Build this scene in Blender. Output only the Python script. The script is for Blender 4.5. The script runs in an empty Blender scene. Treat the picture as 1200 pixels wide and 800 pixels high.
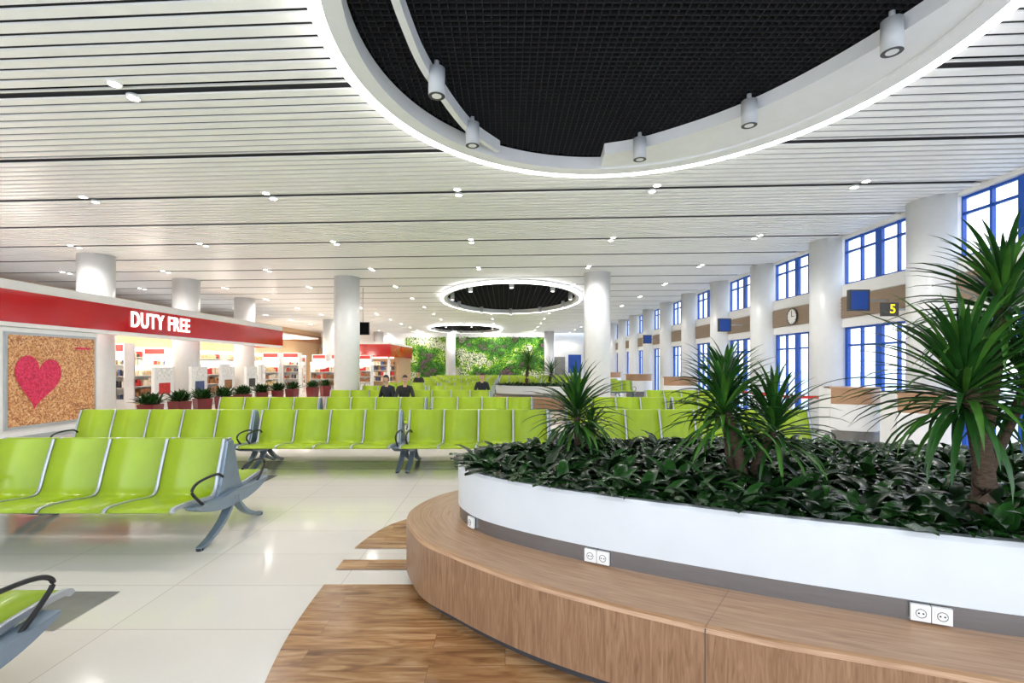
import bpy, bmesh, math, random
from mathutils import Vector, Matrix, noise
random.seed(7)
R=random.random
sc=bpy.context.scene
F=580.0; H0=1.6; CX=592.0; HY=428.0
CZ=4.65
# ---------------------------------------------------------------- materials
def nt(m):
    m.use_nodes=True
    return m.node_tree
def mat(name,col,rough=.5,metal=0,emit=0,var=.06,scale=6,bump=0,spec=None,ecol=None,stretch=None):
    m=bpy.data.materials.new(name); t=nt(m); b=t.nodes['Principled BSDF']
    b.inputs['Roughness'].default_value=rough; b.inputs['Metallic'].default_value=metal
    tc=t.nodes.new('ShaderNodeTexCoord'); n=t.nodes.new('ShaderNodeTexNoise'); n.inputs['Scale'].default_value=scale
    n.inputs['Detail'].default_value=4
    src=tc.outputs['Object']
    if stretch:
        mp=t.nodes.new('ShaderNodeMapping'); mp.inputs['Scale'].default_value=stretch
        t.links.new(src,mp.inputs['Vector']); src=mp.outputs['Vector']
    t.links.new(src,n.inputs['Vector'])
    r=t.nodes.new('ShaderNodeValToRGB')
    r.color_ramp.elements[0].position=.3; r.color_ramp.elements[1].position=.7
    r.color_ramp.elements[0].color=tuple(c*(1-var) for c in col)+(1,)
    r.color_ramp.elements[1].color=tuple(min(1,c*(1+var)) for c in col)+(1,)
    t.links.new(n.outputs['Fac'],r.inputs['Fac']); t.links.new(r.outputs['Color'],b.inputs['Base Color'])
    if emit:
        b.inputs['Emission Color'].default_value=(ecol or col)+(1,); b.inputs['Emission Strength'].default_value=emit
    if bump:
        bp=t.nodes.new('ShaderNodeBump'); bp.inputs['Strength'].default_value=bump; bp.inputs['Distance'].default_value=.02
        t.links.new(n.outputs['Fac'],bp.inputs['Height']); t.links.new(bp.outputs['Normal'],b.inputs['Normal'])
    if spec is not None: b.inputs['Specular IOR Level'].default_value=spec
    return m
def ramp(t,els):
    r=t.nodes.new('ShaderNodeValToRGB'); e=r.color_ramp.elements
    while len(e)<len(els): e.new(.5)
    for i,(p,c) in enumerate(els): e[i].position=p; e[i].color=tuple(c)+(1,)
    return r
M={}
M['white']=mat('white_paint',(.84,.84,.84),.45,var=.02)
M['pwhite']=mat('planter_white',(.66,.69,.72),.3,var=.02)
M['slat']=mat('ceiling_slat_white',(.90,.90,.90),.4,var=.01)
M['slatback']=mat('ceiling_back_grey',(.07,.07,.075),.8,var=.05)
M['black']=mat('matte_black',(.004,.004,.005),.9,spec=.1)
M['grid']=mat('grid_charcoal',(.018,.018,.021),.7,spec=.2)
M['ringw']=mat('ring_white',(.80,.81,.83),.4,var=.02)
M['glow']=mat('led_strip',(1,1,1),.4,emit=6,ecol=(1,.99,.97))
M['lamp']=mat('downlight_lens',(1,1,1),.4,emit=14,ecol=(1,.95,.86))
M['spot']=mat('spot_body_grey',(.58,.60,.63),.4,var=.03)
M['col']=mat('column_white',(.80,.81,.82),.3,var=.02)
M['red']=mat('red_gloss',(.46,.005,.007),.1,var=.1,scale=1,emit=.03,ecol=(.8,.02,.02))
M['letter']=mat('letter_white',(1,1,1),.4,emit=1.2,ecol=(1,1,1))
M['lime']=mat('lime_seat',(.33,.47,.010),.30,var=.08,scale=3,bump=.05)
M['alu']=mat('aluminium',(.48,.52,.56),.35,metal=.6,var=.05)
M['leg']=mat('leg_bluegrey',(.25,.32,.40),.33,metal=.5,var=.06)
M['rubber']=mat('black_armrest',(.012,.012,.013),.45)
M['steel']=mat('steel_band',(.26,.26,.27),.25,metal=.8,var=.08,stretch=(1,1,30))
M['blue']=mat('blue_frame',(.002,.08,.46),.35,var=.08)
M['beige']=mat('beige_panel',(.30,.22,.155),.6,var=.12,stretch=(1,.3,20))
M['tan']=mat('tan_wall',(.58,.40,.24),.6,var=.08)
M['brown']=mat('brown_band',(.38,.18,.08),.6,var=.15)
M['soil']=mat('soil',(.02,.015,.01),.95,var=.4,scale=30,bump=.5)
M['dleaf']=mat('lily_leaf',(.014,.060,.010),.26,var=.5,scale=8)
M['dleaf2']=mat('lily_leaf_dark',(.005,.022,.005),.30,var=.4,scale=8)
M['yleaf']=mat('dracaena_leaf',(.015,.068,.010),.33,var=.5,scale=5)
M['yleaf2']=mat('dracaena_leaf_light',(.05,.15,.018),.33,var=.4,scale=5)
M['trunk']=mat('trunk_bark',(.09,.058,.036),.9,var=.5,bump=.6,stretch=(6,6,40))
M['socket']=mat('socket_plastic',(.85,.85,.83),.3,var=.02)
M['dark']=mat('dark_grey',(.05,.05,.055),.5)
M['mgrey']=mat('mid_grey',(.22,.21,.20),.2,var=.1)
M['screen']=mat('blue_screen',(.01,.04,.2),.3,emit=.25,ecol=(.01,.08,.4))
M['yellow']=mat('yellow_ink',(.9,.7,.02),.4,emit=.8,ecol=(.9,.7,.02))
M['apron']=mat('apron_concrete',(.6,.62,.63),.8,scale=.5)
M['warm']=mat('shop_light',(1,.9,.75),.5,emit=3.0,ecol=(1,.90,.74))
M['skin']=mat('skin',(.55,.33,.24),.5)
M['hair']=mat('hair_dark',(.02,.013,.01),.6,var=.3)
M['cloth1']=mat('cloth_navy',(.012,.015,.025),.85,var=.3,scale=20)
M['cloth2']=mat('cloth_charcoal',(.03,.03,.032),.85,var=.3,scale=20)
M['jeans']=mat('jeans',(.04,.06,.11),.85,var=.3,scale=20)
M['redbelt']=mat('belt_red',(.6,.02,.02),.6)
M['cream']=mat('cream_board',(.82,.80,.76),.4)
M['potred']=mat('pot_red',(.16,.012,.016),.3)
GW=[mat('wall_leaf_%d'%i,c,.6,var=.5,scale=9,spec=.25) for i,c in enumerate([(.05,.17,.02),(.16,.40,.04),(.44,.66,.09),(.22,.12,.17),(.66,.70,.52),(.10,.30,.06)])]
PROD=[mat('product_%d'%i,c,.4,var=.25,scale=12) for i,c in enumerate([(.65,.48,.28),(.6,.03,.03),(.85,.84,.82),(.06,.09,.22),(.30,.14,.06),(.75,.66,.52),(.05,.05,.05)])]
def floor_mat():
    m=bpy.data.materials.new('cream_tile'); t=nt(m); b=t.nodes['Principled BSDF']
    tc=t.nodes.new('ShaderNodeTexCoord'); br=t.nodes.new('ShaderNodeTexBrick')
    br.offset=0; br.inputs['Scale'].default_value=1; br.inputs['Brick Width'].default_value=1.2; br.inputs['Row Height'].default_value=.6
    br.inputs['Mortar Size'].default_value=.004; br.inputs['Mortar Smooth'].default_value=.3
    br.inputs['Color1'].default_value=(.81,.75,.68,1); br.inputs['Color2'].default_value=(.85,.795,.725,1); br.inputs['Mortar'].default_value=(.60,.54,.48,1)
    t.links.new(tc.outputs['Object'],br.inputs['Vector'])
    n=t.nodes.new('ShaderNodeTexNoise'); n.inputs['Scale'].default_value=2; n.inputs['Detail'].default_value=6
    t.links.new(tc.outputs['Object'],n.inputs['Vector'])
    mx=t.nodes.new('ShaderNodeMixRGB'); mx.blend_type='MULTIPLY'; mx.inputs['Fac'].default_value=.25
    r=ramp(t,[(.3,(.87,.86,.84)),(.7,(1,1,1))]); t.links.new(n.outputs['Fac'],r.inputs['Fac'])
    t.links.new(br.outputs['Color'],mx.inputs['Color1']); t.links.new(r.outputs['Color'],mx.inputs['Color2'])
    t.links.new(mx.outputs['Color'],b.inputs['Base Color'])
    b.inputs['Roughness'].default_value=.10; b.inputs['Specular IOR Level'].default_value=.8
    return m
M['tile']=floor_mat()
def wood_mat(name,cols,uv,plank=None,rough=.35,sc=(1,14,1),rot=0,seam=True):
    m=bpy.data.materials.new(name); t=nt(m); b=t.nodes['Principled BSDF']
    tc=t.nodes.new('ShaderNodeTexCoord'); src=tc.outputs['UV' if uv else 'Object']
    mp=t.nodes.new('ShaderNodeMapping'); mp.inputs['Scale'].default_value=sc; 
    mr=t.nodes.new('ShaderNodeMapping'); mr.inputs['Rotation'].default_value=(0,0,rot); t.links.new(src,mr.inputs['Vector']); src=mr.outputs['Vector']
    n=t.nodes.new('ShaderNodeTexNoise'); n.inputs['Scale'].default_value=2.2; n.inputs['Detail'].default_value=8; n.inputs['Distortion'].default_value=1.2
    out=None
    if plank:
        br=t.nodes.new('ShaderNodeTexBrick'); br.offset=.37; br.inputs['Scale'].default_value=1
        br.inputs['Brick Width'].default_value=plank[0]; br.inputs['Row Height'].default_value=plank[1]
        br.inputs['Mortar Size'].default_value=.0015; br.inputs['Color1'].default_value=(.0,.0,.0,1); br.inputs['Color2'].default_value=(1,1,1,1)
        br.inputs['Mortar'].default_value=(.3,.3,.3,1)
        t.links.new(src,br.inputs['Vector'])
        ad=t.nodes.new('ShaderNodeVectorMath'); ad.operation='MULTIPLY_ADD'
        t.links.new(br.outputs['Color'],ad.inputs[0]); ad.inputs[1].default_value=(7,5,3); t.links.new(src,ad.inputs[2])
        t.links.new(ad.outputs[0],mp.inputs['Vector'])
    else: t.links.new(src,mp.inputs['Vector'])
    t.links.new(mp.outputs['Vector'],n.inputs['Vector'])
    r=ramp(t,[(.28,cols[0]),(.5,cols[1]),(.72,cols[2])]); t.links.new(n.outputs['Fac'],r.inputs['Fac'])
    out=r.outputs['Color']
    if plank:
        h=ramp(t,[(0,(.72,.72,.72)),(1,(1.0,1.0,1.0))]); t.links.new(br.outputs['Color'],h.inputs['Fac'])
        mx=t.nodes.new('ShaderNodeMixRGB'); mx.blend_type='MULTIPLY'; mx.inputs['Fac'].default_value=1
        t.links.new(out,mx.inputs['Color1']); t.links.new(h.outputs['Color'],mx.inputs['Color2'])
        m2=t.nodes.new('ShaderNodeMixRGB'); m2.inputs['Color2'].default_value=(.2,.1,.05,1)
        t.links.new(br.outputs['Fac'],m2.inputs['Fac']); t.links.new(mx.outputs['Color'],m2.inputs['Color1']); out=m2.outputs['Color']
    t.links.new(out,b.inputs['Base Color']); b.inputs['Roughness'].default_value=rough
    return m
M['plank']=wood_mat('wood_plank_floor',[(.20,.08,.025),(.45,.22,.085),(.68,.41,.20)],False,(1.1,.155),.24,(1.2,8,1))
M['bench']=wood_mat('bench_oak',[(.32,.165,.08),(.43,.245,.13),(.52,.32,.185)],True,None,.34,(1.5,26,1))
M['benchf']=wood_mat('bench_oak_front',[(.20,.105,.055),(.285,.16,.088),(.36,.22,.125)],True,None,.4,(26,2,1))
def mosaic(name,cols,em):
    m=bpy.data.materials.new(name); t=nt(m); b=t.nodes['Principled BSDF']
    tc=t.nodes.new('ShaderNodeTexCoord'); n=t.nodes.new('ShaderNodeTexVoronoi'); n.inputs['Scale'].default_value=34
    t.links.new(tc.outputs['Object'],n.inputs['Vector'])
    sp=t.nodes.new('ShaderNodeSeparateXYZ'); t.links.new(n.outputs['Color'],sp.inputs[0])
    r=ramp(t,cols); t.links.new(sp.outputs['X'],r.inputs['Fac'])
    t.links.new(r.outputs['Color'],b.inputs['Base Color']); b.inputs['Roughness'].default_value=.35
    t.links.new(r.outputs['Color'],b.inputs['Emission Color']); b.inputs['Emission Strength'].default_value=em
    return m
M['poster']=mosaic('poster_mosaic',[(0,(.26,.09,.03)),(.3,(.46,.20,.07)),(.55,(.58,.31,.13)),(.8,(.70,.47,.26)),(1,(.42,.12,.05))],.10)
M['pink']=mosaic('heart_mosaic',[(0,(.40,.005,.03)),(.4,(.58,.012,.07)),(.8,(.66,.04,.12)),(1,(.33,.01,.05))],.10)
def glass():
    m=bpy.data.materials.new('window_glass'); t=nt(m); t.nodes.clear()
    o=t.nodes.new('ShaderNodeOutputMaterial'); mx=t.nodes.new('ShaderNodeMixShader'); a=t.nodes.new('ShaderNodeBsdfTransparent'); g=t.nodes.new('ShaderNodeBsdfGlossy')
    a.inputs['Color'].default_value=(.95,.98,1,1); g.inputs['Roughness'].default_value=.05; mx.inputs['Fac'].default_value=.06
    t.links.new(a.outputs[0],mx.inputs[1]); t.links.new(g.outputs[0],mx.inputs[2]); t.links.new(mx.outputs[0],o.inputs['Surface'])
    return m
M['glass']=glass()
# ---------------------------------------------------------------- mesh builder
class MB:
    def __init__(s): s.v=[];s.f=[];s.m=[];s.mats=[];s.uv={};s.sm=[]
    def mi(s,m):
        m=M[m] if isinstance(m,str) else m
        if m not in s.mats: s.mats.append(m)
        return s.mats.index(m)
    def face(s,idx,m,uv=None,smooth=False):
        s.f.append(tuple(idx)); s.m.append(s.mi(m)); s.sm.append(smooth)
        if uv: s.uv[len(s.f)-1]=uv
    def quad(s,a,b,c,d,m,uv=None,smooth=False):
        i=len(s.v); s.v+= [tuple(a),tuple(b),tuple(c),tuple(d)]; s.face((i,i+1,i+2,i+3),m,uv,smooth)
    def box(s,x0,x1,y0,y1,z0,z1,m,bev=0):
        i=len(s.v)
        s.v+=[(x0,y0,z0),(x1,y0,z0),(x1,y1,z0),(x0,y1,z0),(x0,y0,z1),(x1,y0,z1),(x1,y1,z1),(x0,y1,z1)]
        for q in ((3,2,1,0),(4,5,6,7),(0,1,5,4),(1,2,6,5),(2,3,7,6),(3,0,4,7)): s.face([i+k for k in q],m)
    def hexa(s,P,m):
        i=len(s.v); s.v+=[tuple(p) for p in P]
        for q in ((3,2,1,0),(4,5,6,7),(0,1,5,4),(1,2,6,5),(2,3,7,6),(3,0,4,7)): s.face([i+k for k in q],m)
    def cyl(s,cx,cy,z0,z1,r,m,n=24,r1=None,cap=True,capm=None):
        r1=r if r1 is None else r1; i=len(s.v)
        for k in range(n):
            a=2*math.pi*k/n; s.v.append((cx+r*math.cos(a),cy+r*math.sin(a),z0))
        for k in range(n):
            a=2*math.pi*k/n; s.v.append((cx+r1*math.cos(a),cy+r1*math.sin(a),z1))
        for k in range(n):
            j=(k+1)%n; s.face((i+k,i+j,i+n+j,i+n+k),m,smooth=True)
        if cap:
            s.face([i+k for k in range(n)][::-1],capm or m); s.face([i+n+k for k in range(n)],m)
    def tube(s,pts,rad,m,n=8,closed=False):
        pts=[Vector(p) for p in pts]; i0=len(s.v); L=len(pts)
        rads=rad if isinstance(rad,(list,tuple)) else [rad]*L
        for k,p in enumerate(pts):
            a=pts[(k-1)%L] if (closed or k>0) else p; b=pts[(k+1)%L] if (closed or k<L-1) else p
            d=(b-a).normalized(); u=d.cross(Vector((0,0,1)))
            if u.length<.05: u=d.cross(Vector((1,0,0)))
            u.normalize(); w=d.cross(u)
            for q in range(n):
                an=2*math.pi*q/n; s.v.append(tuple(p+rads[k]*(math.cos(an)*u+math.sin(an)*w)))
        for k in range(L if closed else L-1):
            k2=(k+1)%L
            for q in range(n):
                q2=(q+1)%n; s.face((i0+k*n+q,i0+k*n+q2,i0+k2*n+q2,i0+k2*n+q),m,smooth=True)
        if not closed:
            s.face([i0+q for q in range(n)],m); s.face([i0+(L-1)*n+q for q in range(n)][::-1],m)
    def extx(s,prof,x0,x1,m,smooth=False):
        n=len(prof); i=len(s.v)
        for x in (x0,x1):
            for y,z in prof: s.v.append((x,y,z))
        for k in range(n):
            j=(k+1)%n; s.face((i+k,i+j,i+n+j,i+n+k),m,smooth=smooth)
        s.face([i+k for k in range(n)][::-1],m); s.face([i+n+k for k in range(n)],m)
    def loft(s,A,B,m,closed=True,smooth=True,v0=0,v1=1):
        n=len(A); i=len(s.v); s.v+=[tuple(p) for p in A]+[tuple(p) for p in B]; d=0
        for k in range(n if closed else n-1):
            j=(k+1)%n; l=(Vector(A[k])-Vector(A[j])).length
            s.face((i+k,i+j,i+n+j,i+n+k),m,[(d,v0),(d+l,v0),(d+l,v1),(d,v1)],smooth); d+=l
    def obj(s,name,loc=(0,0,0),rot=(0,0,0),parent=None,fixn=False):
        me=bpy.data.meshes.new(name); me.from_pydata(s.v,[],s.f)
        for m in s.mats: me.materials.append(m)
        me.polygons.foreach_set('material_index',s.m); me.polygons.foreach_set('use_smooth',s.sm)
        if s.uv:
            ul=me.uv_layers.new(name='UVMap')
            for fi,u in s.uv.items():
                for k,li in enumerate(me.polygons[fi].loop_indices): ul.data[li].uv=u[k]
        if fixn:
            b=bmesh.new(); b.from_mesh(me); bmesh.ops.recalc_face_normals(b,faces=b.faces); b.to_mesh(me); b.free()
        me.update()
        o=bpy.data.objects.new(name,me); o.location=loc; o.rotation_euler=rot; sc.collection.objects.link(o)
        if parent: o.parent=parent
        return o
def dup(o,loc,rot=(0,0,0),scale=(1,1,1)):
    n=bpy.data.objects.new(o.name.split('.')[0],o.data); n.location=loc; n.rotation_euler=rot; n.scale=scale; sc.collection.objects.link(n); return n
def crom(P,closed=True,sub=10):
    out=[]; n=len(P); rng=range(n) if closed else range(n-1)
    g=lambda i: Vector(P[i%n]) if closed else Vector(P[max(0,min(n-1,i))])
    for i in rng:
        p0,p1,p2,p3=g(i-1),g(i),g(i+1),g(i+2)
        for k in range(sub):
            t=k/sub
            out.append(.5*((2*p1)+(-p0+p2)*t+(2*p0-5*p1+4*p2-p3)*t*t+(-p0+3*p1-3*p2+p3)*t**3))
    if not closed: out.append(Vector(P[-1]))
    return out
# ---------------------------------------------------------------- shell
X0,X1,Y0,Y1=-17.5,8.0,-2.0,47.0
m=MB(); m.quad((X0,Y0,0),(X1+.2,Y0,0),(X1+.2,Y1,0),(X0,Y1,0),'tile'); m.obj('floor')
m=MB(); m.quad((X1+.2,-40,-.05),(120,-40,-.05),(120,120,-.05),(X1+.2,120,-.05),'apron'); m.obj('apron_ground')
SL=-.056
RINGS=[(1.28,4.55,2.93,3.1),(.27,22.6,3.15,5.2),(-3.2,40.2,3.0,4.6)]
def segs(y0,half=0):
    iv=[(X0,X1)]
    for cx,cy,rx,ry in RINGS:
        rx-=.12; ry-=.12
        A=1/rx**2+SL*SL/ry**2; B=-2*cx/rx**2+2*SL*(y0-cy)/ry**2; C=cx*cx/rx**2+(y0-cy)**2/ry**2-1
        D=B*B-4*A*C
        if D<=0: continue
        a=(-B-math.sqrt(D))/(2*A); b=(-B+math.sqrt(D))/(2*A); nv=[]
        for p,q in iv:
            if a>p: nv.append((p,min(q,a)))
            if b<q: nv.append((max(p,b),q))
        iv=[i for i in nv if i[1]>i[0]]
    return iv
m=MB()
PITCH=.17
def bar(m,a,b,y0,w,z0,z1,mt):
    P=[]
    for z in (z0,z1):
        for x,dy in ((a,-w/2),(b,-w/2),(b,w/2),(a,w/2)): P.append((x,y0+SL*x+dy,z))
    m.hexa(P,mt)
CH0=5.5-.056*4.3
kk=-43
while True:
    y0=CH0+kk*PITCH
    if y0>Y1-.1+SL*X0*-1+1: break
    for a,b in segs(y0):
        lim=(Y1-y0)/SL
        if y0+SL*a>Y1: a=max(a,lim)
        if a>=b: continue
        bar(m,a,b,y0,PITCH,CZ+.07,CZ+.075,'black' if kk%10==0 else 'slatback')
        if kk%10==0: bar(m,a,b,y0,.025,CZ+.02,CZ+.04,'slat')
        else: bar(m,a,b,y0,.114,CZ,CZ+.02,'slat')
    kk+=1
m.obj('ceiling')
def ring(cx,cy,rx,ry,gp,name):
    n=128; m=MB()
    def lp(off,z): return [(cx+(rx-off)*math.cos(2*math.pi*k/n),cy+(ry-off)*math.sin(2*math.pi*k/n),z) for k in range(n)]
    prof=[(0,CZ+.06,'ringw'),(0,CZ-.06,'glow'),(.0,CZ-.15,'glow'),(.12,CZ-.15,'ringw'),(.28,CZ-.13,'ringw'),(.28,CZ+.05,'black'),(.28,CZ+.75,'black')]
    for (o1,z1,mm),(o2,z2,_) in zip(prof[:-1],prof[1:]): m.loft(lp(o1,z1),lp(o2,z2),mm)
    L=lp(.26,CZ+.75); i=len(m.v); m.v+=L; m.face(range(i,i+n),'black')
    a=rx-.29; b=ry-.29; z0=CZ+.06; z1=CZ+.12; t=.004*gp/.07
    x=-a+gp/2
    while x<a:
        h=b*math.sqrt(max(0,1-(x/a)**2)); m.box(cx+x-t,cx+x+t,cy-h,cy+h,z0,z1,'grid'); x+=gp
    yy=-b+gp/2
    while yy<b:
        h=a*math.sqrt(max(0,1-(yy/b)**2)); m.box(cx-h,cx+h,cy+yy-t,cy+yy+t,z0,z1,'grid'); yy+=gp
    return m.obj(name)
ring(*RINGS[0],.075,'ceiling_light_ring')
ring(*RINGS[1],.22,'ceiling_light_ring')
ring(*RINGS[2],.3,'ceiling_light_ring')
def rail(P,spots,name,outer=None):
    pts=crom(P,False,12); m=MB(); A=[];B=[];C=[];D=[]
    for i,p in enumerate(pts):
        d=(pts[min(i+1,len(pts)-1)]-pts[max(i-1,0)]).normalized(); nrm=Vector((-d.y,d.x))
        a=p+nrm*.035; b=p-nrm*.035
        if outer:
            cx,cy,rx,ry=outer; th=math.atan2((p.y-cy)/(ry),(p.x-cx)/(rx))
            q=Vector((cx+(rx-.27)*math.cos(th),cy+(ry-.27)*math.sin(th)))
            a=q; b=b if (b-Vector((cx,cy))).length<(p-Vector((cx,cy))).length else p+nrm*.035
        A.append((a.x,a.y,CZ-.10));B.append((b.x,b.y,CZ-.10));C.append((b.x,b.y,CZ+.05));D.append((a.x,a.y,CZ+.05))
    for u,v in ((A,B),(B,C),(C,D),(D,A)): m.loft(u,v,'ringw',closed=False,smooth=False)
    m.quad(A[0],B[0],C[0],D[0],'ringw'); m.quad(A[-1],B[-1],C[-1],D[-1],'ringw')
    for (x,y) in spots:
        m.cyl(x,y,CZ-.30,CZ-.02,.085,'spot',28,capm='dark')
        m.cyl(x,y,CZ-.301,CZ-.29,.05,'ringw',20)
        m.cyl(x,y,CZ-.04,CZ+.06,.025,'spot',12)
    return m.obj(name)
rail([(-.75,2.6),(-.88,3.6),(-.87,4.4),(-.78,5.1),(-.48,6.2),(-.1,6.85)],[(-.70,5.06),(-.41,6.2)],'curved_spotlight_track')
rail([(1.4,6.95),(1.98,6.68),(2.85,5.85),(3.45,4.7),(3.72,3.4),(3.6,2.4)],[(1.80,6.62),(2.80,5.68),(3.40,4.35)],'curved_spotlight_track',outer=RINGS[0])
def ring_spots(cx,cy,rx,ry,n,name):
    m=MB()
    for k in range(n):
        a=2*math.pi*k/n+.3; x=cx+(rx-.5)*math.cos(a); y=cy+(ry-.5)*math.sin(a)
        m.cyl(x,y,CZ-.25,CZ+.08,.085,'spot',16); m.cyl(x,y,CZ-.251,CZ-.24,.06,'lamp',12)
    m.obj(name)
ring_spots(*RINGS[1],10,'ceiling_spotlights'); ring_spots(*RINGS[2],8,'ceiling_spotlights')
def inring(x,y,pad=.15): return any(((x-c[0])/(c[2]+pad))**2+((y-c[1])/(c[3]+pad))**2<1 for c in RINGS)
m=MB()
for j in range(-1,13):
    for i in range(-5,3):
        x=-.83+3.4*i; y0=CH0+3.4*j; y=y0+SL*x
        if x>7.6 or x<X0+.3: continue
        if inring(x,y): continue
        for dy in (-.14,.14):
            m.cyl(x,y+dy,CZ-.012,CZ+.02,.075,'ringw',20); m.cyl(x,y+dy,CZ-.016,CZ-.01,.055,'lamp',16)
        if -0<=j<=12 and i>-5:
            l=bpy.data.lights.new('downlight_lamp','SPOT'); l.energy=158; l.spot_size=math.radians(150); l.spot_blend=1; l.shadow_soft_size=.15; l.color=(1,.97,.93)
            o=bpy.data.objects.new('downlight_lamp',l); o.location=(x,y,CZ-.06); sc.collection.objects.link(o)
m.obj('recessed_downlights')
# ---------------------------------------------------------------- columns
def column(x,y,r=.43,name='round_column'):
    m=MB(); m.cyl(0,0,0,CZ+.02,r,'col',48); m.cyl(0,0,0,.12,r+.02,'alu',48)
    return m.obj(name,(x,y,0))
for x,y in [(-5.5,17.2),(3.05,16.4),(-4.9,44.5),(3.95,44.5),(-11.4,13.8),(-11.4,17.7),(-11.9,22.6),(-11.7,33),(-11.5,45)]: column(x,y)
WC=[6.2+3*k for k in range(-3,14)]
for y in WC: column(8.02,y,.45,'wall_column')
# ---------------------------------------------------------------- right wall
wr=MB(); XW=X1
wr.box(XW+.0,XW+.2,WC[0],Y1,4.58,CZ+.1,'white'); wr.box(XW,XW+.2,WC[0],Y1,3.23,3.5,'white'); wr.box(XW,XW+.2,WC[0],Y1,2.5,2.7,'white'); wr.box(XW,XW+.2,WC[0],Y1,0,.12,'white')
wr.box(XW+.03,XW+.2,WC[0],Y1,2.7,3.23,'white')
for i,y in enumerate(WC): wr.box(XW,XW+.2,y-.45,y+.45,0,CZ+.1,'white')
wr.obj('wall_right')
for i in range(len(WC)):
    a=WC[i]+.45; b=(WC[i+1]-.45) if i+1<len(WC) else Y1
    m=MB(); m.box(XW-.02,XW+.03,a,b,2.72,3.21,'beige')
    for q in range(6): m.box(XW-.03,XW-.02,a,b,2.74+q*.08,2.775+q*.08,'beige')
    m.obj('trim_%d'%(i+1))
    m=MB()
    def frame(z0,z1,hz,wide):
        for z in [z0,z1-.05]+hz: m.box(XW+.08,XW+.13,a,b,z,z+.045,'blue')
        nn=4; w=(b-a)
        for q in range(nn+1):
            yy=a+w*q/nn; ww=.09 if q in wide else .02
            m.box(XW+.07,XW+.14,max(a,yy-ww),min(b,yy+ww),z0,z1,'blue')
        m.quad((XW+.1,a,z0),(XW+.1,b,z0),(XW+.1,b,z1),(XW+.1,a,z1),'glass')
    frame(3.5,4.58,[4.25],(2,)); frame(.12,2.5,[2.05],(0,2,4))
    m.obj('window_%d'%(i+1))
# ---------------------------------------------------------------- back wall
m=MB(); m.box(X0,X1+.2,Y1,Y1+.2,0,CZ+.2,'white'); m.obj('wall_back')
m=MB(); m.box(-9.4,4.0,Y1-.12,Y1-.001,.12,4.25,GW[0])
for k in range(11000):
    x=-9.4+13.4*R(); z=.12+4.13*R()
    nv=noise.noise(Vector((x*.45,z*.8,1.7)))*1.2+noise.noise(Vector((x*1.6,z*2.2,7.1)))*.6+(R()-.5)*.25
    gi=3 if nv<-.50 else 0 if nv<-.26 else 5 if nv<-.08 else 1 if nv<.12 else 2 if nv<.32 else 4
    s=.08+.10*R(); a=R()*6.28; y=Y1-.13-.02*R(); dx=math.cos(a)*s; dz=math.sin(a)*s; t=.06+.10*R()
    m.quad((x,y,z),(x+dx*.5-dz*.35,y-t,z+dz*.5+dx*.35),(x+dx,y-t*.8,z+dz-.03),(x+dx*.5+dz*.35,y-t*.6,z+dz*.5-dx*.35),GW[gi])
m.obj('living_green_wall')
for x in (-8,-4.6,-1,2.5):  # added fill spots that brighten the living wall, no fixtures modelled
    l=bpy.data.lights.new('added_wall_fill','SPOT'); l.energy=480; l.spot_size=math.radians(120); l.spot_blend=1; l.shadow_soft_size=.1; l.color=(1,.98,.94)
    o=bpy.data.objects.new('added_wall_fill',l); o.location=(x,43.8,CZ-.1); o.rotation_euler=(math.radians(50),0,0); sc.collection.objects.link(o)
m=MB(); m.box(4.4,7.3,46.3,46.95,0,3.6,'white'); m.box(4.6,5.6,46.25,46.3,0,2.4,'mgrey'); m.box(5.9,7.1,46.25,46.3,.9,2.6,'screen'); m.obj('kiosk_partition')
# ---------------------------------------------------------------- left wall, shop
m=MB(); m.box(X0-.2,X0,4,Y1,0,CZ+.2,'tan'); m.box(X0,X0+.05,4,Y1,3.6,4.3,'brown'); m.obj('wall_left')
XF=-10.2
m=MB()
m.box(XF-.35,XF-.02,3,22.7,3.17,3.37,'white'); m.box(XF-.3,XF,3,22.72,2.5,3.17,'red'); m.box(XF-.33,XF-.01,3,22.7,2.41,2.5,'white')
m.box(XF-1.2,XF-.3,22.5,22.7,2.42,3.37,'red')
m.obj('shop_fascia')
def text(s,size,loc,rot,mt,name,ext=.015,off=.0,sx=1,sp=1):
    c=bpy.data.curves.new(name,'FONT'); c.body=s; c.size=size; c.extrude=ext; c.offset=off; c.space_character=sp; c.materials.append(M[mt]); c.align_y='CENTER'
    o=bpy.data.objects.new(name,c); o.location=loc; o.rotation_euler=rot; o.scale=(sx,1,1); sc.collection.objects.link(o); return o
text('DUTY FREE',.60,(XF+.02,13.45,2.84),(math.pi/2,0,math.pi/2),'letter','duty_free_sign',off=.008,sx=.76,sp=1.13)
m=MB(); m.box(XF-.4,XF-.05,3,12.45,0,2.40,'white'); m.box(XF-.42,XF-.03,3,12.47,0,.1,'alu'); m.obj('shop_pillar_panel')
m=MB(); m.box(XF-.05,XF-.01,10.1,12.35,.26,2.3,'alu'); m.box(XF-.01,XF+.0,10.16,12.29,.32,2.24,'poster')
hp=[]
for k in range(48):
    t=2*math.pi*k/48; hp.append((16*math.sin(t)**3,13*math.cos(t)-5*math.cos(2*t)-2*math.cos(3*t)-math.cos(4*t)))
i=len(m.v)
for u,v in hp:
    u,v=u*.034,v*.040; ca,sa=math.cos(.14),math.sin(.14)
    m.v.append((XF+.012,10.80+u*ca+v*sa,1.30+v*ca-u*sa))
m.face(range(i,i+48),'pink')
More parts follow.
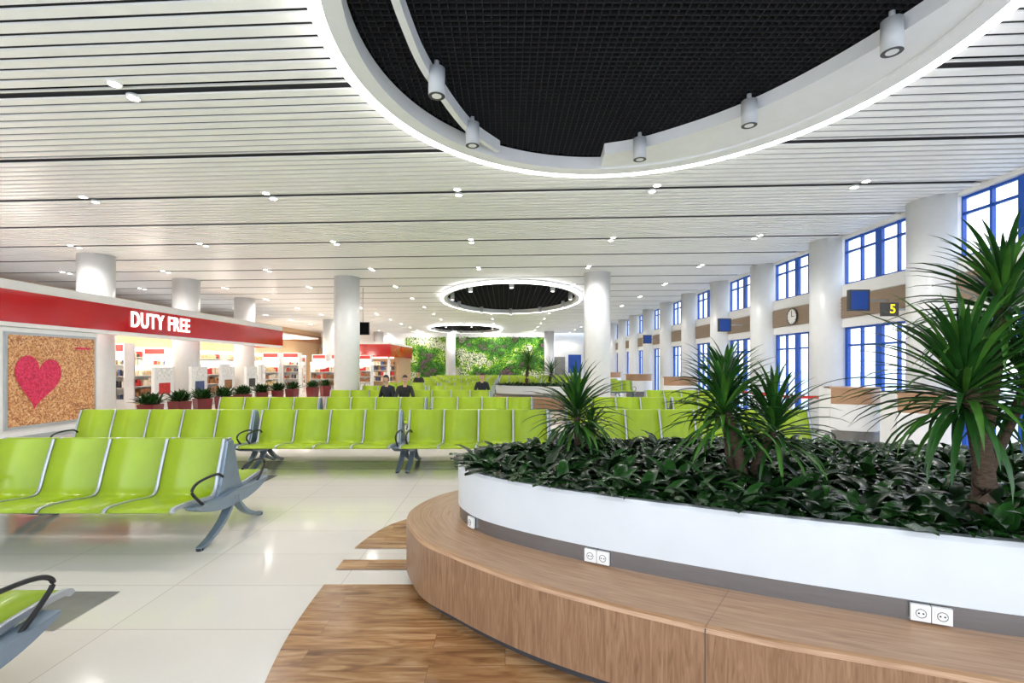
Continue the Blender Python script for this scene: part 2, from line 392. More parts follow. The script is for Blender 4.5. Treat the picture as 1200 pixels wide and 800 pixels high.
m.box(XF,XF+.008,11.75,12.15,1.98,2.03,'pink'); m.box(XF,XF+.008,11.8,12.15,.62,.645,'brown'); m.box(XF,XF+.008,11.72,12.15,.54,.565,'brown'); m.box(XF,XF+.008,11.85,12.15,.46,.485,'brown')
m.obj('framed_heart_poster')
def gondola(L,H=1.5,seed=1,light=True):
    rr=random.Random(seed); m=MB(); m.box(-.03,.03,0,L,0,H,'white'); m.box(-.35,.35,0,L,0,.12,'white')
    for s in (-1,1):
        z=.15
        while z<H-.2:
            m.box(min(0,s*.34),max(0,s*.34),0,L,z,z+.025,'white'); y=.04
            pm=PROD[rr.choice([0,1,2,4,5,5,3,4])]
            while y<L-.15:
                w=.06+.10*rr.random(); h=.12+.16*rr.random(); d=.2
                if rr.random()<.3: pm=PROD[rr.choice([0,1,1,2,0,5,6,4])]
                m.box(s*.2-.1,s*.2+.1,y,y+w,z+.026,z+.026+h,pm); y+=w+.02+(.15*rr.random() if rr.random()<.2 else 0)
            z+=.36
    m.box(-.35,.35,0,L,H,H+.12,'warm' if light else 'white'); m.box(-.36,.36,0,.03,0,H,'white'); m.box(-.36,.36,L-.03,L,0,H,'white')
    return m.obj('shop_shelving')
g1=gondola(2.4,1.45,3)
g1.location=(-12.6,12.8,0)
for k,(x,y) in enumerate([(-12.8,16.4),(-12.9,20),(-14.8,13),(-14.8,17),(-14.8,20.2)]): dup(g1,(x,y,0))
g2=gondola(2.6,2.3,9); g2.location=(-17.1,8,0)
for k in range(1,11): dup(g2,(-17.1,8+k*3.1,0))
g3=gondola(1.6,1.7,11)
g3.location=(-12.5,25,0)
for x,y,r_ in [(-13,28.2,0),(-9.6,29.5,1.57),(-13.4,30.4,0),(-15.2,26,0)]: dup(g3,(x,y,0),(0,0,r_))
g4=gondola(1.3,1.65,21); g4.location=(-11.05,19.5,0); g4.rotation_euler=(0,0,1.5708)
for x,y in [(-11.9,24.2),(-9.0,26.5),(-14.2,23.5),(-8.6,32)]: dup(g4,(x,y,0),(0,0,1.5708))
m=MB(); m.box(0,.9,0,.45,0,.5,'white'); m.box(0,.9,.40,.45,.5,2.0,'white'); m.box(0,.03,0,.45,.5,2.0,'white'); m.box(.87,.9,0,.45,.5,2.0,'white'); m.box(0,.9,0,.45,2.0,2.3,'white'); m.box(.06,.84,-.01,0,2.05,2.25,PROD[1]); m.box(.03,.87,.05,.4,1.97,2.0,'warm')
for z in (.5,.87,1.24,1.61):
    m.box(.03,.87,.02,.4,z,z+.02,'cream')
    for q in range(6): m.box(.07+q*.13,.15+q*.13,.12,.2,z+.02,z+.12+.12*R(),PROD[(q*3+int(z*10))%7])
cab=m.obj('display_cabinet',(-12.9,15.6,0))
for x,y in [(-14.0,15.6),(-14.3,19.55),(-12.2,27.1),(-13.3,27.1),(-11.1,31.5),(-10.0,33.6),(-12.3,31.5),(-16.3,24.5),(-15.9,19.55),(-14.6,12.3)]: dup(cab,(x,y,0))
m=MB(); m.box(X0,-12.45,6.5,33,3.34,3.42,'white')
for y in range(7,32,3):
    for x in (-12.9,-14.2,-15.5): m.box(x-.25,x+.25,y,y+1.2,3.30,3.34,'warm')
m.obj('shop_soffit')
for y in (9,14,19,24,29,34,40):
    l=bpy.data.lights.new('shop_lamp','POINT'); l.energy=95; l.shadow_soft_size=.2; l.color=(1,.90,.78); o=bpy.data.objects.new('shop_lamp',l); o.location=(-13.7,y,2.7); sc.collection.objects.link(o)
m=MB()
for y in (15.2,17.0,18.8,20.6): 
    m.box(XF-.67,XF-.57,y,y+.9,0,1.55,'white'); m.box(XF-.57,XF-.56,y+.08,y+.82,1.15,1.5,PROD[2]); m.box(XF-.57,XF-.555,y+.2,y+.7,.7,1.05,PROD[int(y)%7]); m.box(XF-.72,XF-.52,y-.05,y+.95,0,.08,'alu')
m.obj('display_boards')
# second shop
m=MB(); m.box(-10.6,-8.1,35,43,2.2,3.1,'red'); m.box(-10.62,-8.08,34.98,43,3.1,3.25,'white'); m.box(-10.5,-8.2,38,43,0,2.2,'tan'); m.box(-10.5,-10.3,35.1,38,0,2.2,'white'); m.box(-8.35,-8.2,35.1,35.25,0,2.2,'white')
for z in (.4,.8,1.2,1.6):
    m.box(-10.3,-8.4,37.6,38,z,z+.03,'cream')
    for q in range(9): m.box(-10.25+q*.2,-10.1+q*.2,37.65,37.9,z+.03,z+.3,PROD[random.randrange(7)])
m.box(-10.2,-8.4,36,37.4,2.12,2.19,'warm')
text_o=m.obj('duty_free_kiosk')
m=MB(); m.box(-17.4,-12.5,46.2,46.9,0,3.2,'tan'); m.box(-12.5,-9.6,46.5,46.9,2.3,3.2,'white'); m.box(-12.4,-9.7,46.4,46.8,0,2.2,'cream'); m.obj('far_shop_front')
m=MB(); m.box(-.25,.25,-.04,.04,0,.5,'dark'); m.box(-.23,.23,-.045,-.04,.02,.48,'black'); m.tube([(0,0,.5),(0,0,CZ-2.8+.02)],.02,'alu'); m.obj('hanging_monitor',(-5.6,19.5,2.8))
# ---------------------------------------------------------------- leaves helpers
def leaf(m,base,az,el,L,W,droop,mt,seg=6,fold=.25,roll=0):
    p=Vector(base); e=el; h=Vector((math.cos(az),math.sin(az),0)); side=Vector((-math.sin(az),math.cos(az),0))
    i=len(m.v); 
    for k in range(seg+1):
        t=k/seg; w=W*math.sin(math.pi*min(1,(.12+.88*t)))**.8 if k<seg else .001
        up=Vector((0,0,1))*math.cos(e)-h*math.sin(e)
        m.v.append(tuple(p+side*w/2+up*w*fold)); m.v.append(tuple(p)); m.v.append(tuple(p-side*w/2+up*w*fold))
        d=h*math.cos(e)+Vector((0,0,1))*math.sin(e); p=p+d*(L/seg); e-=droop/seg*(.4+1.2*t)
    for k in range(seg):
        q=i+k*3; m.face((q,q+1,q+4,q+3),mt,smooth=True); m.face((q+1,q+2,q+5,q+4),mt,smooth=True)
def dracaena(name,loc,trunks,heads):
    m=MB()
    for pts,r in trunks:
        P=crom(pts,False,5); n=len(P); m.tube(P,[r*(1-.35*k/n)*(1+.08*math.sin(k*2.2)) for k in range(n)],'trunk',10)
    for (x,y,z,Rr,n) in heads:
        n=int(n*1.6)
        for k in range(n):
            t=(k+.5)/n; el=1.45-1.85*t+(R()-.5)*.25; az=k*2.399+R()*.3
            leaf(m,(x,y,z-.16*t+.05),az,el,Rr*(.8+.35*R())*(.85+.2*math.sin(math.pi*t)),.026+.010*R(),.6+.9*t*R()+.25,'yleaf' if R()<.66 else 'yleaf2',7,.22)
    return m.obj(name,loc)
# ---------------------------------------------------------------- planter + bench
PIN=[(-.36,3.92),(-.27,3.55),(-.02,3.25),(.50,2.88),(1.21,2.50),(1.75,2.26),(2.3,2.05),(3.1,1.9),(3.9,2.15),(4.35,2.9),(4.3,3.8),(3.7,4.5),(2.8,4.85),(1.6,4.88),(.5,4.7),(-.15,4.35)]
POUT=[(-.76,3.95),(-.60,3.35),(-.33,3.02),(.18,2.58),(.95,2.14),(1.55,1.90),(2.1,1.70),(3.05,1.45),(4.1,1.75),(4.8,2.75),(4.75,3.95),(3.95,4.95),(2.9,5.3),(1.55,5.33),(.4,5.12),(-.45,4.6)]
I=crom(PIN,True,10); O=crom(POUT,True,10); n=len(I)
def z3(L,z): return [(p.x,p.y,z) for p in L]
def toward(A,B,d): return [a+(b-a).normalized()*d for a,b in zip(A,B)]
cen=Vector((2,3.4))
kj=min(range(20,75),key=lambda k:abs(CX+F*O[k].x/O[k].y-830))
def planter(name,loc,scale=1,rotz=0):
    root=bpy.data.objects.new(name,None); sc.collection.objects.link(root)
    m=MB()
    m.loft(z3(I,.545),z3(I,.83),'pwhite'); I1=[p+(cen-p).normalized()*.015 for p in I]; I2=[p+(cen-p).normalized()*.07 for p in I]
    m.loft(z3(I,.83),z3(I1,.85),'pwhite'); m.loft(z3(I1,.85),z3(I2,.85),'pwhite'); m.loft(z3(I2,.85),z3(I2,.6),'pwhite')
    m.obj('planter_wall',parent=root)
    m=MB(); Is=[p+(cen-p).normalized()*.012 for p in I]; m.loft(z3(Is,.44),z3(Is,.545),'steel'); m.loft(z3(Is,.545),z3(I,.545),'white'); m.obj('steel_band',parent=root)
    m=MB(); L=z3(I2,.76); i=len(m.v); m.v+=L+[(cen.x,cen.y,.80)]
    for k in range(n): m.face((i+k,i+(k+1)%n,i+n),'soil')
    m.obj('soil',parent=root)
    m=MB(); Oa=toward(O,I,.008); Ob=toward(O,I,.03); Ok=toward(O,I,.07)
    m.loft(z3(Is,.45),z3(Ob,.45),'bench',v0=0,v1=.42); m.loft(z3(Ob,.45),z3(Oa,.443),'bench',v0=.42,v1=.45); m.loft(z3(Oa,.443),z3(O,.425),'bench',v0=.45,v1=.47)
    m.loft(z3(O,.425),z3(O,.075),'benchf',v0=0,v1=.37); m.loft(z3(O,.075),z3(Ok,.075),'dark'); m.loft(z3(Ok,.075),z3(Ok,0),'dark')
    for k in (kj,(kj+30)%n,(kj+60)%n,(kj+90)%n):
        a,b=I[k],O[k]; d=(b-a).normalized(); s=Vector((-d.y,d.x))*.0015; b2=b+d*.0015
        m.hexa([(*(a-s),.449),(*(b2-s),.449),(*(b2+s),.449),(*(a+s),.449),(*(a-s),.4508),(*(b2-s),.4508),(*(b2+s),.4508),(*(a+s),.4508)],'benchf')
        m.hexa([(*(b-s-d*.01),.08),(*(b2-s),.08),(*(b2+s),.08),(*(b+s-d*.01),.08),(*(b-s-d*.01),.44),(*(b2-s),.44),(*(b2+s),.44),(*(b+s-d*.01),.44)],'dark')
    m.obj('wooden_bench',parent=root)
    root.location=loc; root.scale=(scale,scale,1); root.rotation_euler=(0,0,rotz)
    return root
pl=planter('curved_planter_bench',(0,0,0))
P2=(-.05,15.75,0)
pl2=planter('curved_planter_bench',P2,.85)
def socket_at(k,off=0):
    a=I[k%n]; b=I[(k+1)%n]; d=(b-a).normalized(); p=a+d*off; nr=Vector((d.y,-d.x))
    if nr.dot(p-cen)<0: nr=-nr
    ang=math.atan2(nr.y,nr.x)+math.pi/2
    m=MB(); m.box(-.036,.036,-.014,.004,-.036,.036,'socket'); m.box(-.026,.026,-.017,-.012,-.026,.026,'socket')
    pts=[(.019*math.cos(t*math.pi/8),-.018,.019*math.sin(t*math.pi/8)) for t in range(16)]
    m.tube(pts,.0018,'mgrey',5,True)
    for x in (-.008,.008): m.box(x-.003,x+.003,-.0185,-.016,-.003,.003,'black')
    m.obj('power_socket',(p.x,p.y,.4975),(0,0,ang))
def near(px,z=.497):
    best=None
    for k in range(n):
        p=I[k]
        if (p-cen).y>0.3: continue
        x=CX+F*p.x/p.y
        if best is None or abs(x-px)<best[0]: best=(abs(x-px),k)
    return best[1]
for px in (552,): socket_at(near(px))
for px in (694,):
    k=near(px); socket_at(k,-.0); socket_at(k,.076)
k=near(1083); socket_at(k,0); socket_at(k,.076)
def inside(p,poly):
    c=False; j=len(poly)-1
    for i in range(len(poly)):
        a,b=poly[i],poly[j]
        if (a.y>p.y)!=(b.y>p.y) and p.x<(b.x-a.x)*(p.y-a.y)/(b.y-a.y)+a.x: c=not c
        j=i
    return c
def lilies(name,loc,cnt,seed):
    rr=random.Random(seed); m=MB(); Iin=[p+(cen-p).normalized()*.17 for p in I]; pts=[]
    tries=0
    while len(pts)<cnt and tries<9000:
        tries+=1; p=Vector((rr.uniform(-.4,4.4),rr.uniform(1.9,5)))
        if inside(p,Iin) and all((p-q).length>.16 for q in pts): pts.append(p)
    for k in range(0,n,3): pts.append(Iin[k]+(cen-Iin[k])*.01)
    for p in pts:
        s=rr.uniform(.8,1.2)
        for q in range(17):
            t=q/17; az=q*2.399+rr.random(); el=1.25-1.05*t+rr.uniform(-.15,.15)
            leaf(m,(p.x+rr.uniform(-.03,.03),p.y+rr.uniform(-.03,.03),.75),az,el,s*rr.uniform(.2,.31),.072*s,1.3+rr.random()*.8,'dleaf' if rr.random()<.5 else 'dleaf2',6,.2)
    Ic=[p+(cen-p).normalized()*.085 for p in I]
    m.v=[(v if (v[2]>.87 or inside(Vector(v[:2]),Ic)) else (v[0],v[1],.872+.02*rr.random())) for v in m.v]
    return m.obj(name,loc)
lilies('peace_lily_bed',(0,0,0),175,2)
l2=lilies('peace_lily_bed',P2,60,5); l2.scale=(.85,.85,1)
dracaena('potted_dracaena',(2.42,2.52,.76),[([(0,0,0),(.02,0,.3),(-.06,0,.72)],.055),([(.05,.05,0),(.1,.08,.5),(.22,.1,1.15)],.045),([(.02,.08,0),(.1,.1,.2),(.3,.05,.75)],.035)],
   [(-.08,0,.72,.60,90),(.22,.1,1.15,.52,75),(.3,.05,.72,.4,45)])
dracaena('potted_dracaena',(1.62,3.35,.76),[([(0,0,0),(-.04,0,.25),(-.12,0,.52)],.04),([(.05,.02,0),(.1,.02,.2),(.2,0,.4)],.035),([(-.02,.1,0),(-.02,.2,.3),(-.02,.25,.62)],.035)],
   [(-.14,0,.54,.46,60),(.2,0,.42,.46,60),(-.02,.25,.66,.42,45)])
dracaena('potted_dracaena',(.62,4.3,.76),[([(0,0,0),(.01,0,.2),(0,0,.42)],.035),([(.02,.05,0),(.1,.08,.1),(.18,.1,.25)],.025)],
   [(0,0,.42,.50,75),(.14,.1,.25,.3,25)])
dracaena('potted_dracaena',(.8,18.4,.7),[([(0,0,0),(0,0,.5),(.05,0,.9)],.07)],[(.05,0,.95,.75,70)])
dracaena('potted_dracaena',(1.7,18.8,.7),[([(0,0,0),(0,0,.3),(.05,0,.6)],.07)],[(.05,0,.6,.7,60)])
# ---------------------------------------------------------------- wood floor around the planter
WL=crom([(-.2,.6),(-.55,1.0),(-.86,1.5),(-1.07,2.0),(-1.21,2.49),(-1.29,3.0),(-1.32,3.6),(-1.32,4.3),(-1.22,4.8),(-1.06,5.1),(-.75,5.38),(-.2,5.6),(.6,5.75),(1.4,5.8)],False,8)
def wx(y):
    for a,b in zip(WL[:-1],WL[1:]):
        if a.y<=y<=b.y: return a.x+(b.x-a.x)*(y-a.y)/max(1e-6,b.y-a.y)
    return WL[-1].x
def wood_strip(y0,y1,mtl,m,z):
    N=40; A=[];B=[]
    for k in range(N+1):
        y=y0+(y1-y0)*k/N; x=wx(y); A.append((x,y,z)); B.append((4.0-x,y,z))
    for k in range(N): m.quad(A[k],B[k],B[k+1],A[k+1],mtl)
m=MB(); z=.004
wood_strip(.6,3.61,'plank',m,z); wood_strip(3.87,4.07,'plank',m,z); wood_strip(4.32,5.79,'plank',m,z)
m.obj('wood_floor_inlay')
m=MB()  # flat grey rectangles on the floor, under and behind the seat rows
for a,b,c,d in [(-8,-2.72,2.98,3.5),(-9,-3.3,6.5,7.2),(-6.5,3.4,7.6,8.3),(-6.5,3.4,10.6,11.3)]: m.quad((a,c,.003),(b,c,.003),(b,d,.003),(a,d,.003),'mgrey')
m.obj('grey_floor_patches')
# ---------------------------------------------------------------- airport seats
PW=.545
def crom_yz(C):
    return [(p.x,p.y) for p in crom(C,False,3)]
def seat_unit(N,name='airport_bench_seat'):
    m=MB(); L=N*PW; 
    def strip(m,C,T,x0,x1,mt):
        nn=len(C); i=len(m.v)
        for x in (x0,x1):
            for y,z in C: m.v.append((x,y,z))
            for y,z in T: m.v.append((x,y,z))
        def ix(q,row,k): return i+q*2*nn+row*nn+k
        for k in range(nn-1):
            m.face((ix(0,0,k),ix(0,0,k+1),ix(1,0,k+1),ix(1,0,k)),mt,smooth=True)
            m.face((ix(0,1,k),ix(1,1,k),ix(1,1,k+1),ix(0,1,k+1)),mt,smooth=True)
            m.face((ix(0,0,k),ix(0,1,k),ix(0,1,k+1),ix(0,0,k+1)),mt); m.face((ix(1,0,k),ix(1,0,k+1),ix(1,1,k+1),ix(1,1,k)),mt)
        for k in (0,nn-1): m.face((ix(0,0,k),ix(1,0,k),ix(1,1,k),ix(0,1,k)),mt)
    def side(s):
        C=[(.80,.405),(.78,.43),(.70,.437),(.50,.425),(.32,.40),(.235,.405),(.19,.45),(.155,.56),(.11,.70),(.055,.86),(.045,.895)]
        C=[(s*a,b) for a,b in crom_yz(C)]
        T=[]
        for i,(a,b) in enumerate(C):
            p=Vector(C[max(0,i-1)]); q=Vector(C[min(len(C)-1,i+1)]); d=(q-p).normalized(); nn=Vector((d.y,-d.x))
            if s>0: nn=-nn
            T.append((a+nn.x*.022,b+nn.y*.022))
        for k in range(N):
            x0=k*PW+.017; x1=(k+1)*PW-.017; strip(m,C,T,x0,x1,'lime')
        C2=[((a+(a-b2[0])*.4),(b+(b-b2[1])*.4)) for (a,b),b2 in zip(C,T)]
        for k in range(N+1):
            x=k*PW; strip(m,C2,T,x-.015,x+.015,'alu')
    side(-1); side(1)
    m.extx([(-.06,.30),(.06,.30),(.06,.37),(-.06,.37)],.0,L,'leg')
    m.box(0,L,-.5,-.46,.36,.395,'leg'); m.box(0,L,.46,.5,.36,.395,'leg')
    for x,o in ((.05,0),(L+.06,1)):
        for s in (-1,1):
            xa,xb=(x-.035,x+.035) if not o else (L+.0,L+.10)
            br=crom([(s*.0,.27),(s*.2,.27),(s*.44,.31),(s*.62,.375)],False,4); tp=crom([(s*.0,.40),(s*.2,.38),(s*.44,.38),(s*.63,.40)],False,4)
            m.extx([(p.x,p.y) for p in br]+[(p.x,p.y) for p in tp[::-1]],xa,xb,'leg')
            m.extx([(s*.0,.36),(s*.0,.87),(s*.045,.87),(s*.10,.68),(s*.16,.48),(s*.22,.38)],x-.015-.035*o,x+.015-.035*o,'leg')
            P=[(x,s*.03,.33),(x,s*.10,.24),(x,s*.22,.14),(x,s*.40,.055),(x,s*.54,.022)]
            Q=crom(P,False,4); w=[.045-.02*k/(len(Q)-1) for k in range(len(Q))]
            for k in range(len(Q)-1):
                a,b=Q[k],Q[k+1]; h=.035-.015*k/len(Q)
                m.hexa([(x-w[k],a.y,a.z-h),(x+w[k],a.y,a.z-h),(x+w[k+1],b.y,b.z-h*.9),(x-w[k+1],b.y,b.z-h*.9),(x-w[k],a.y,a.z+h*.5),(x+w[k],a.y,a.z+h*.5),(x+w[k+1],b.y,b.z+h*.4),(x-w[k+1],b.y,b.z+h*.4)],'leg')
            m.cyl(x,s*.52,0,.022,.03,'rubber',12)
            A=crom([(x,s*.17,.56),(x,s*.25,.60),(x,s*.42,.605),(x,s*.57,.585),(x,s*.63,.535),(x,s*.58,.47),(x,s*.46,.37)],False,5)
            m.tube(A,.0125,'rubber',8)
    return m.obj(name,fixn=True)
S4=seat_unit(4); S5=seat_unit(5); S2=seat_unit(2)
S4.location=(-2.70-4*PW,4.80,0)
dup(S4,(-5.03-4*PW,4.8,0))
dup(S4,(-2.28-4*PW,1.80,0))
S5.location=(-4.0-5*PW,7.9,0)
dup(S4,(-3.85,7.9,0)); dup(S4,(-1.51,7.9,0)); dup(S4,(1.35,7.9,0)); S2.location=(3.7,7.9,0)
for x in (-6.3,-3.95,-1.6,1.35): dup(S4,(x,11.0,0))
dup(S2,(3.7,11,0))
for r in range(8):
    y=14.1+3.1*r
    for x in (-4.95,-2.63): dup(S4,(x,y,0))
    if r>3: dup(S4,(-.3,y,0))
    if r not in (1,2): dup(S4,(4.0 if r<5 else 2.4,y,0),scale=(.9,1,1))
# ---------------------------------------------------------------- red pots with shrubs
m=MB(); m.hexa([(-.18,-.18,0),(.18,-.18,0),(.18,.18,0),(-.18,.18,0),(-.22,-.22,.55),(.22,-.22,.55),(.22,.22,.55),(-.22,.22,.55)],'potred')
for q in range(110):
    leaf(m,(R()*.3-.15,R()*.3-.15,.53),R()*6.28,.3+R()*1.2,.28+.17*R(),.07,.8,'yleaf' if R()<.5 else 'dleaf',4)
p0=m.obj('potted_shrub',(-9.6,13.4,0))
for y in (14.6,15.7,16.9,18.1,19.5,20.9,22.3,23.9,25.6): dup(p0,(-9.6+ (0 if y<23 else .3),y,0),(0,0,R()*3))
# ---------------------------------------------------------------- counters
def counter(name,w=1.7):
    m=MB()
    def arc(r,z,N=16): return [(w/2-w*k/N, -.35*math.sin(math.pi*k/N)*r-.1*r ,z) for k in range(N+1)]
    def lay(r0,z0,r1,z1,mt): m.loft(arc(r0,z0),arc(r1,z1),mt,closed=False)
    lay(.75,0,.75,.28,'mgrey'); lay(.75,.28,1.1,.30,'white'); lay(1.1,.30,1.15,.80,'white'); lay(1.15,.80,.8,.82,'white'); lay(.8,.82,.8,1.12,'bench'); lay(.8,1.12,.9,1.12,'bench'); lay(.9,1.12,.9,1.16,'bench')
    A=arc(.9,1.16); B=[(p[0],.25,1.16) for p in A]; m.loft(A,B,'bench',closed=False)
    m.box(-w/2,w/2,.1,.25,0,1.15,'white'); m.box(-w/2,-w/2+.05,-.1,.2,0,1.13,'white'); m.box(w/2-.05,w/2,-.1,.2,0,1.13,'white')
    return m.obj(name)
c0=counter('boarding_desk',1.05); c0.location=(7.15,10.2,0)
dup(c0,(7.0,8.3,0)); dup(c0,(6.8,19.3,0),scale=(1.3,1,1)); dup(c0,(6.8,25.3,0),scale=(1.3,1,1)); dup(c0,(6.8,32,0),scale=(1.3,1,1))
def stanchion(x,y):
    m=MB(); m.cyl(0,0,0,.03,.16,'alu',24); m.cyl(0,0,.03,.93,.03,'alu',16); m.cyl(0,0,.93,.98,.036,'dark',16); return m.obj('belt_stanchion',(x,y,0))
P=[(6.30,10.9),(7.4,10.9),(6.30,12.5),(6.30,14.1)]
for x,y in P: stanchion(x,y)
m=MB()
m.box(6.34,7.36,10.895,10.905,.87,.93,'redbelt'); m.box(6.295,6.305,10.94,12.46,.87,.93,'redbelt'); m.box(6.295,6.305,12.54,14.06,.87,.93,'redbelt'); m.obj('red_queue_belt')
m=MB(); m.box(-.16,.16,-.03,.03,-.13,.13,'dark'); m.box(.16,.62,-.015,.015,-.02,.02,'alu'); o=m.obj('gate_number_sign',(7.42,9.56,2.68))
t5=text('5',.24,(.0,-.035,0),(math.pi/2,0,0),'yellow','digit',ext=.003,off=.004); t5.parent=o; t5.location=(-.02,-.035,0)
m=MB(); m.box(-.18,.18,-.04,.04,-.19,.19,'screen'); m.box(-.21,-.18,-.045,.045,-.22,.22,'dark'); m.box(.18,.21,-.045,.045,-.22,.22,'dark'); m.box(-.21,.21,-.045,.045,.19,.22,'dark'); m.box(-.21,.21,-.045,.045,-.22,-.19,'dark'); m.box(.2,.65,-.015,.015,-.02,.02,'alu'); sgn=m.obj('blue_info_screen',(7.35,10.3,2.95))
for y in (16.6,25.6): dup(sgn,(7.35,y,2.95))
m=MB()
pts=[(0,.22*math.cos(t*math.pi/16),.22*math.sin(t*math.pi/16)) for t in range(32)]
m.tube(pts,.02,'dark',6,True); i=len(m.v); m.v+=[(-.01,p[1],p[2]) for p in pts]; m.face(range(i,i+32),'socket')
m.box(-.02,-.012,-.008,.008,0,.16,'black'); m.box(-.02,-.012,-.11,0,-.008,.008,'black')
for k in range(12):
    a=k*math.pi/6; m.box(-.015,-.011,.18*math.cos(a)-.008,.18*math.cos(a)+.008,.18*math.sin(a)-.008,.18*math.sin(a)+.008,'black')
m.obj('wall_clock',(7.94,13.7,2.95))
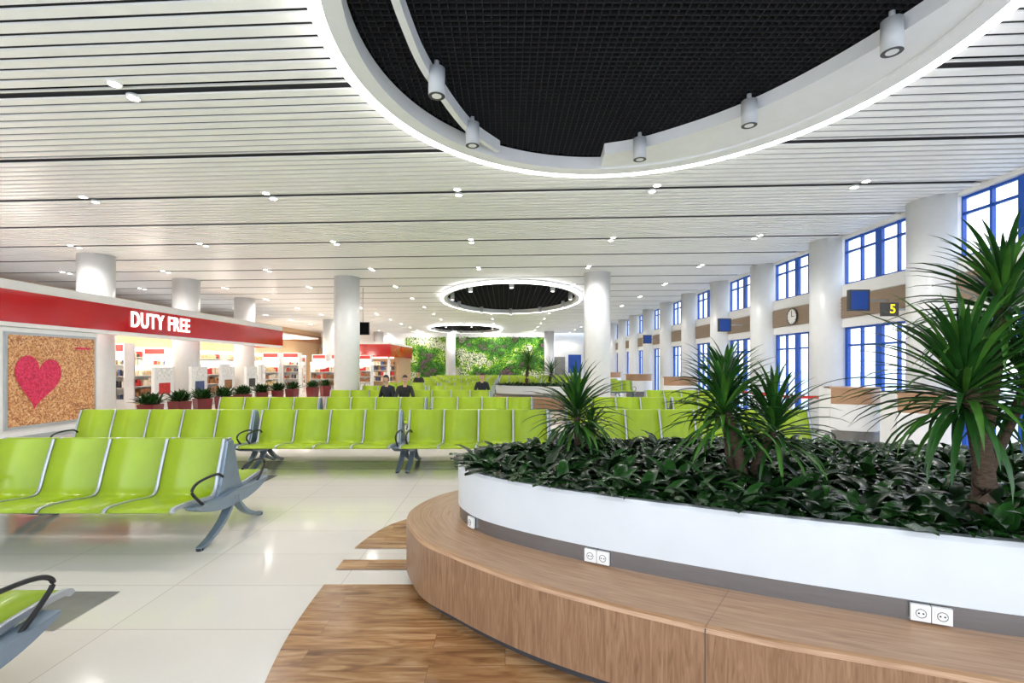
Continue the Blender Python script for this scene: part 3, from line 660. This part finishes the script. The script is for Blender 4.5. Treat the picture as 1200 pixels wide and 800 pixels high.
# ---------------------------------------------------------------- people
def person(loc,rotz,top,bot,lean=0.05,headturn=0):
    root=bpy.data.objects.new('seated_passenger',None); root.location=loc; root.rotation_euler=(0,0,rotz); sc.collection.objects.link(root)
    V=[];E=[];Rd=[]
    def add(p,r,par=None):
        V.append(p); Rd.append(r)
        if par is not None: E.append((par,len(V)-1))
        return len(V)-1
    pe=add((0,0,.55),.15); ab=add((0,.02,.72),.135,pe); ch=add((0,.03-lean,.92),.15,ab); nk=add((0,.02-lean*1.6,1.08),.06,ch)
    hd={}
    for s in (-1,1):
        sh=add((s*.17,.02-lean,1.0),.07,ch); el=add((s*.24,-.02-lean,.74),.05,sh); wr=add((s*.12,-.27,.66),.036,el)
        hd[s]=(s*.12,-.27,.66)
    def mk2(name,V,E,Rd,mt):
        bm=bmesh.new(); lay=bm.verts.layers.skin.verify()
        vs=[]
        for p,r in zip(V,Rd):
            v=bm.verts.new(p); v[lay].radius=(r,r); vs.append(v)
        vs[0][lay].use_root=True
        for a,b in E: bm.edges.new((vs[a],vs[b]))
        me=bpy.data.meshes.new(name); bm.to_mesh(me); bm.free()
        o=bpy.data.objects.new(name,me); sc.collection.objects.link(o); o.parent=root
        o.modifiers.new('Skin','SKIN').use_smooth_shade=True
        s=o.modifiers.new('Sub','SUBSURF'); s.levels=1; s.render_levels=2
        me.materials.append(M[mt]); return o
    mk2('jacket',V,E,Rd,top)
    LV=[(0,0,.53)];LE=[];LR=[.14]
    for s in (-1,1):
        for k,(p,r) in enumerate([((s*.10,-.04,.52),.10),((s*.11,-.42,.50),.065),((s*.12,-.44,.30),.055),((s*.12,-.42,.09),.04)]):
            LV.append(p); LR.append(r); LE.append((0 if k==0 else len(LV)-2,len(LV)-1))
    mk2('trousers',LV,LE,LR,bot)
    for s in (-1,1):
        mk2('shoe',[(s*.12,-.41,.05),(s*.12,-.50,.045),(s*.12,-.60,.035)],[(0,1),(1,2)],[.045,.042,.03],'rubber')
        h=Vector(hd[s]); V2=[tuple(h),tuple(h+Vector((-s*.02,-.07,-.02)))];E2=[(0,1)];R2=[.028,.03]
        for q in range(4):
            b=h+Vector((-s*.02+(q-1.5)*.02,-.09,-.025)); c=b+Vector((0,-.035,-.01)); d=c+Vector((0,-.02,-.025)); i=len(V2); V2+=[tuple(b),tuple(c),tuple(d)]; R2+=[.010,.009,.008]; E2+=[(1,i),(i,i+1),(i+1,i+2)]
        b=h+Vector((-s*.05,-.04,-.01)); c=b+Vector((-s*.02,-.035,-.005)); i=len(V2); V2+=[tuple(b),tuple(c)]; R2+=[.011,.009]; E2+=[(0,i),(i,i+1)]
        mk2('hand',V2,E2,R2,'skin')
    m=MB(); N=20; Lr=14; c=Vector((0,-lean*2.0-.01,1.24)); i0=len(m.v)
    for a in range(Lr+1):
        ph=math.pi*a/Lr; z=math.cos(ph)
        for b in range(N):
            th=2*math.pi*b/N; x=math.sin(ph)*math.cos(th); y=math.sin(ph)*math.sin(th)
            w=.078*(1-.22*max(0,-z)); px=x*w; py=y*.095*(1-.12*max(0,-z)); pz=z*.12
            if y<-.9 and abs(x)<.35 and -.35<z<.05: py-=.022
            if y<-.75 and .1<abs(x)<.6 and 0<z<.2: py+=.007
            m.v.append(tuple(c+Vector((px,py,pz))))
    for a in range(Lr):
        for b in range(N): 
            f=(i0+a*N+b,i0+a*N+(b+1)%N,i0+(a+1)*N+(b+1)%N,i0+(a+1)*N+b); m.face(f,'skin',smooth=True)
    for s in (-1,1):
        m.cyl(c.x+s*.03,c.y-.09,c.z+.008,c.z+.018,.008,'black',8); m.box(c.x+s*.077-.008,c.x+s*.077+.008,c.y-.012,c.y+.02,c.z-.03,c.z+.03,'skin')
    m.box(c.x-.022,c.x+.022,c.y-.094,c.y-.085,c.z-.062,c.z-.055,'potred')
    m.tube([(0,c.y+.03,1.04),(0,c.y+.02,1.17)],.048,'skin',12)
    i0=len(m.v)
    for a in range(8):
        ph=math.pi*.56*a/7
        for b in range(N):
            th=2*math.pi*b/N; y=math.sin(ph)*math.sin(th); x=math.sin(ph)*math.cos(th); z=math.cos(ph)
            if y<-.3: z=max(z,.42); 
            m.v.append(tuple(c+Vector((x*.087,y*.104+.006,z*.13-(.0 if y<0 else .02*a/7)))))
    for a in range(7):
        for b in range(N): m.face((i0+a*N+b,i0+a*N+(b+1)%N,i0+(a+1)*N+(b+1)%N,i0+(a+1)*N+b),'hair',smooth=True)
    h=m.obj('head',parent=root)
    return root
person((-3.22,13.66,-.02),-.45,'cloth1','jeans',.05)
person((-2.78,13.66,-.02),0.25,'cloth2','cloth1',.14)
person((-.78,16.75,-.02),0,'cloth1','cloth1',.05)
person((-4.0,22.95,-.02),0,'cloth2','jeans',.05)
# ---------------------------------------------------------------- world + camera
w=bpy.data.worlds.new('World'); sc.world=w; w.use_nodes=True; t=w.node_tree; bg=t.nodes['Background']
tc=t.nodes.new('ShaderNodeTexCoord'); sx=t.nodes.new('ShaderNodeSeparateXYZ'); t.links.new(tc.outputs['Generated'],sx.inputs[0])
r=ramp(t,[(.45,(.8,.85,.9)),(.55,(.95,.97,1.0)),(.9,(.6,.78,1))]); mp=t.nodes.new('ShaderNodeMapRange'); mp.inputs[1].default_value=-1
t.links.new(sx.outputs['Z'],mp.inputs[0]); t.links.new(mp.outputs[0],r.inputs['Fac']); t.links.new(r.outputs['Color'],bg.inputs['Color']); bg.inputs['Strength'].default_value=2.5
cam=bpy.data.cameras.new('camera'); co=bpy.data.objects.new('camera',cam); sc.collection.objects.link(co); co.location=(0,0,H0); co.rotation_euler=(math.pi/2,0,0)
cam.sensor_width=36; cam.lens=F/1200*36; cam.shift_x=(600-CX)/1200; cam.shift_y=(HY-400)/1200; cam.clip_end=500; cam.clip_start=.05
sc.camera=co
sc.view_settings.view_transform='Standard'
sc.view_settings.exposure=.28
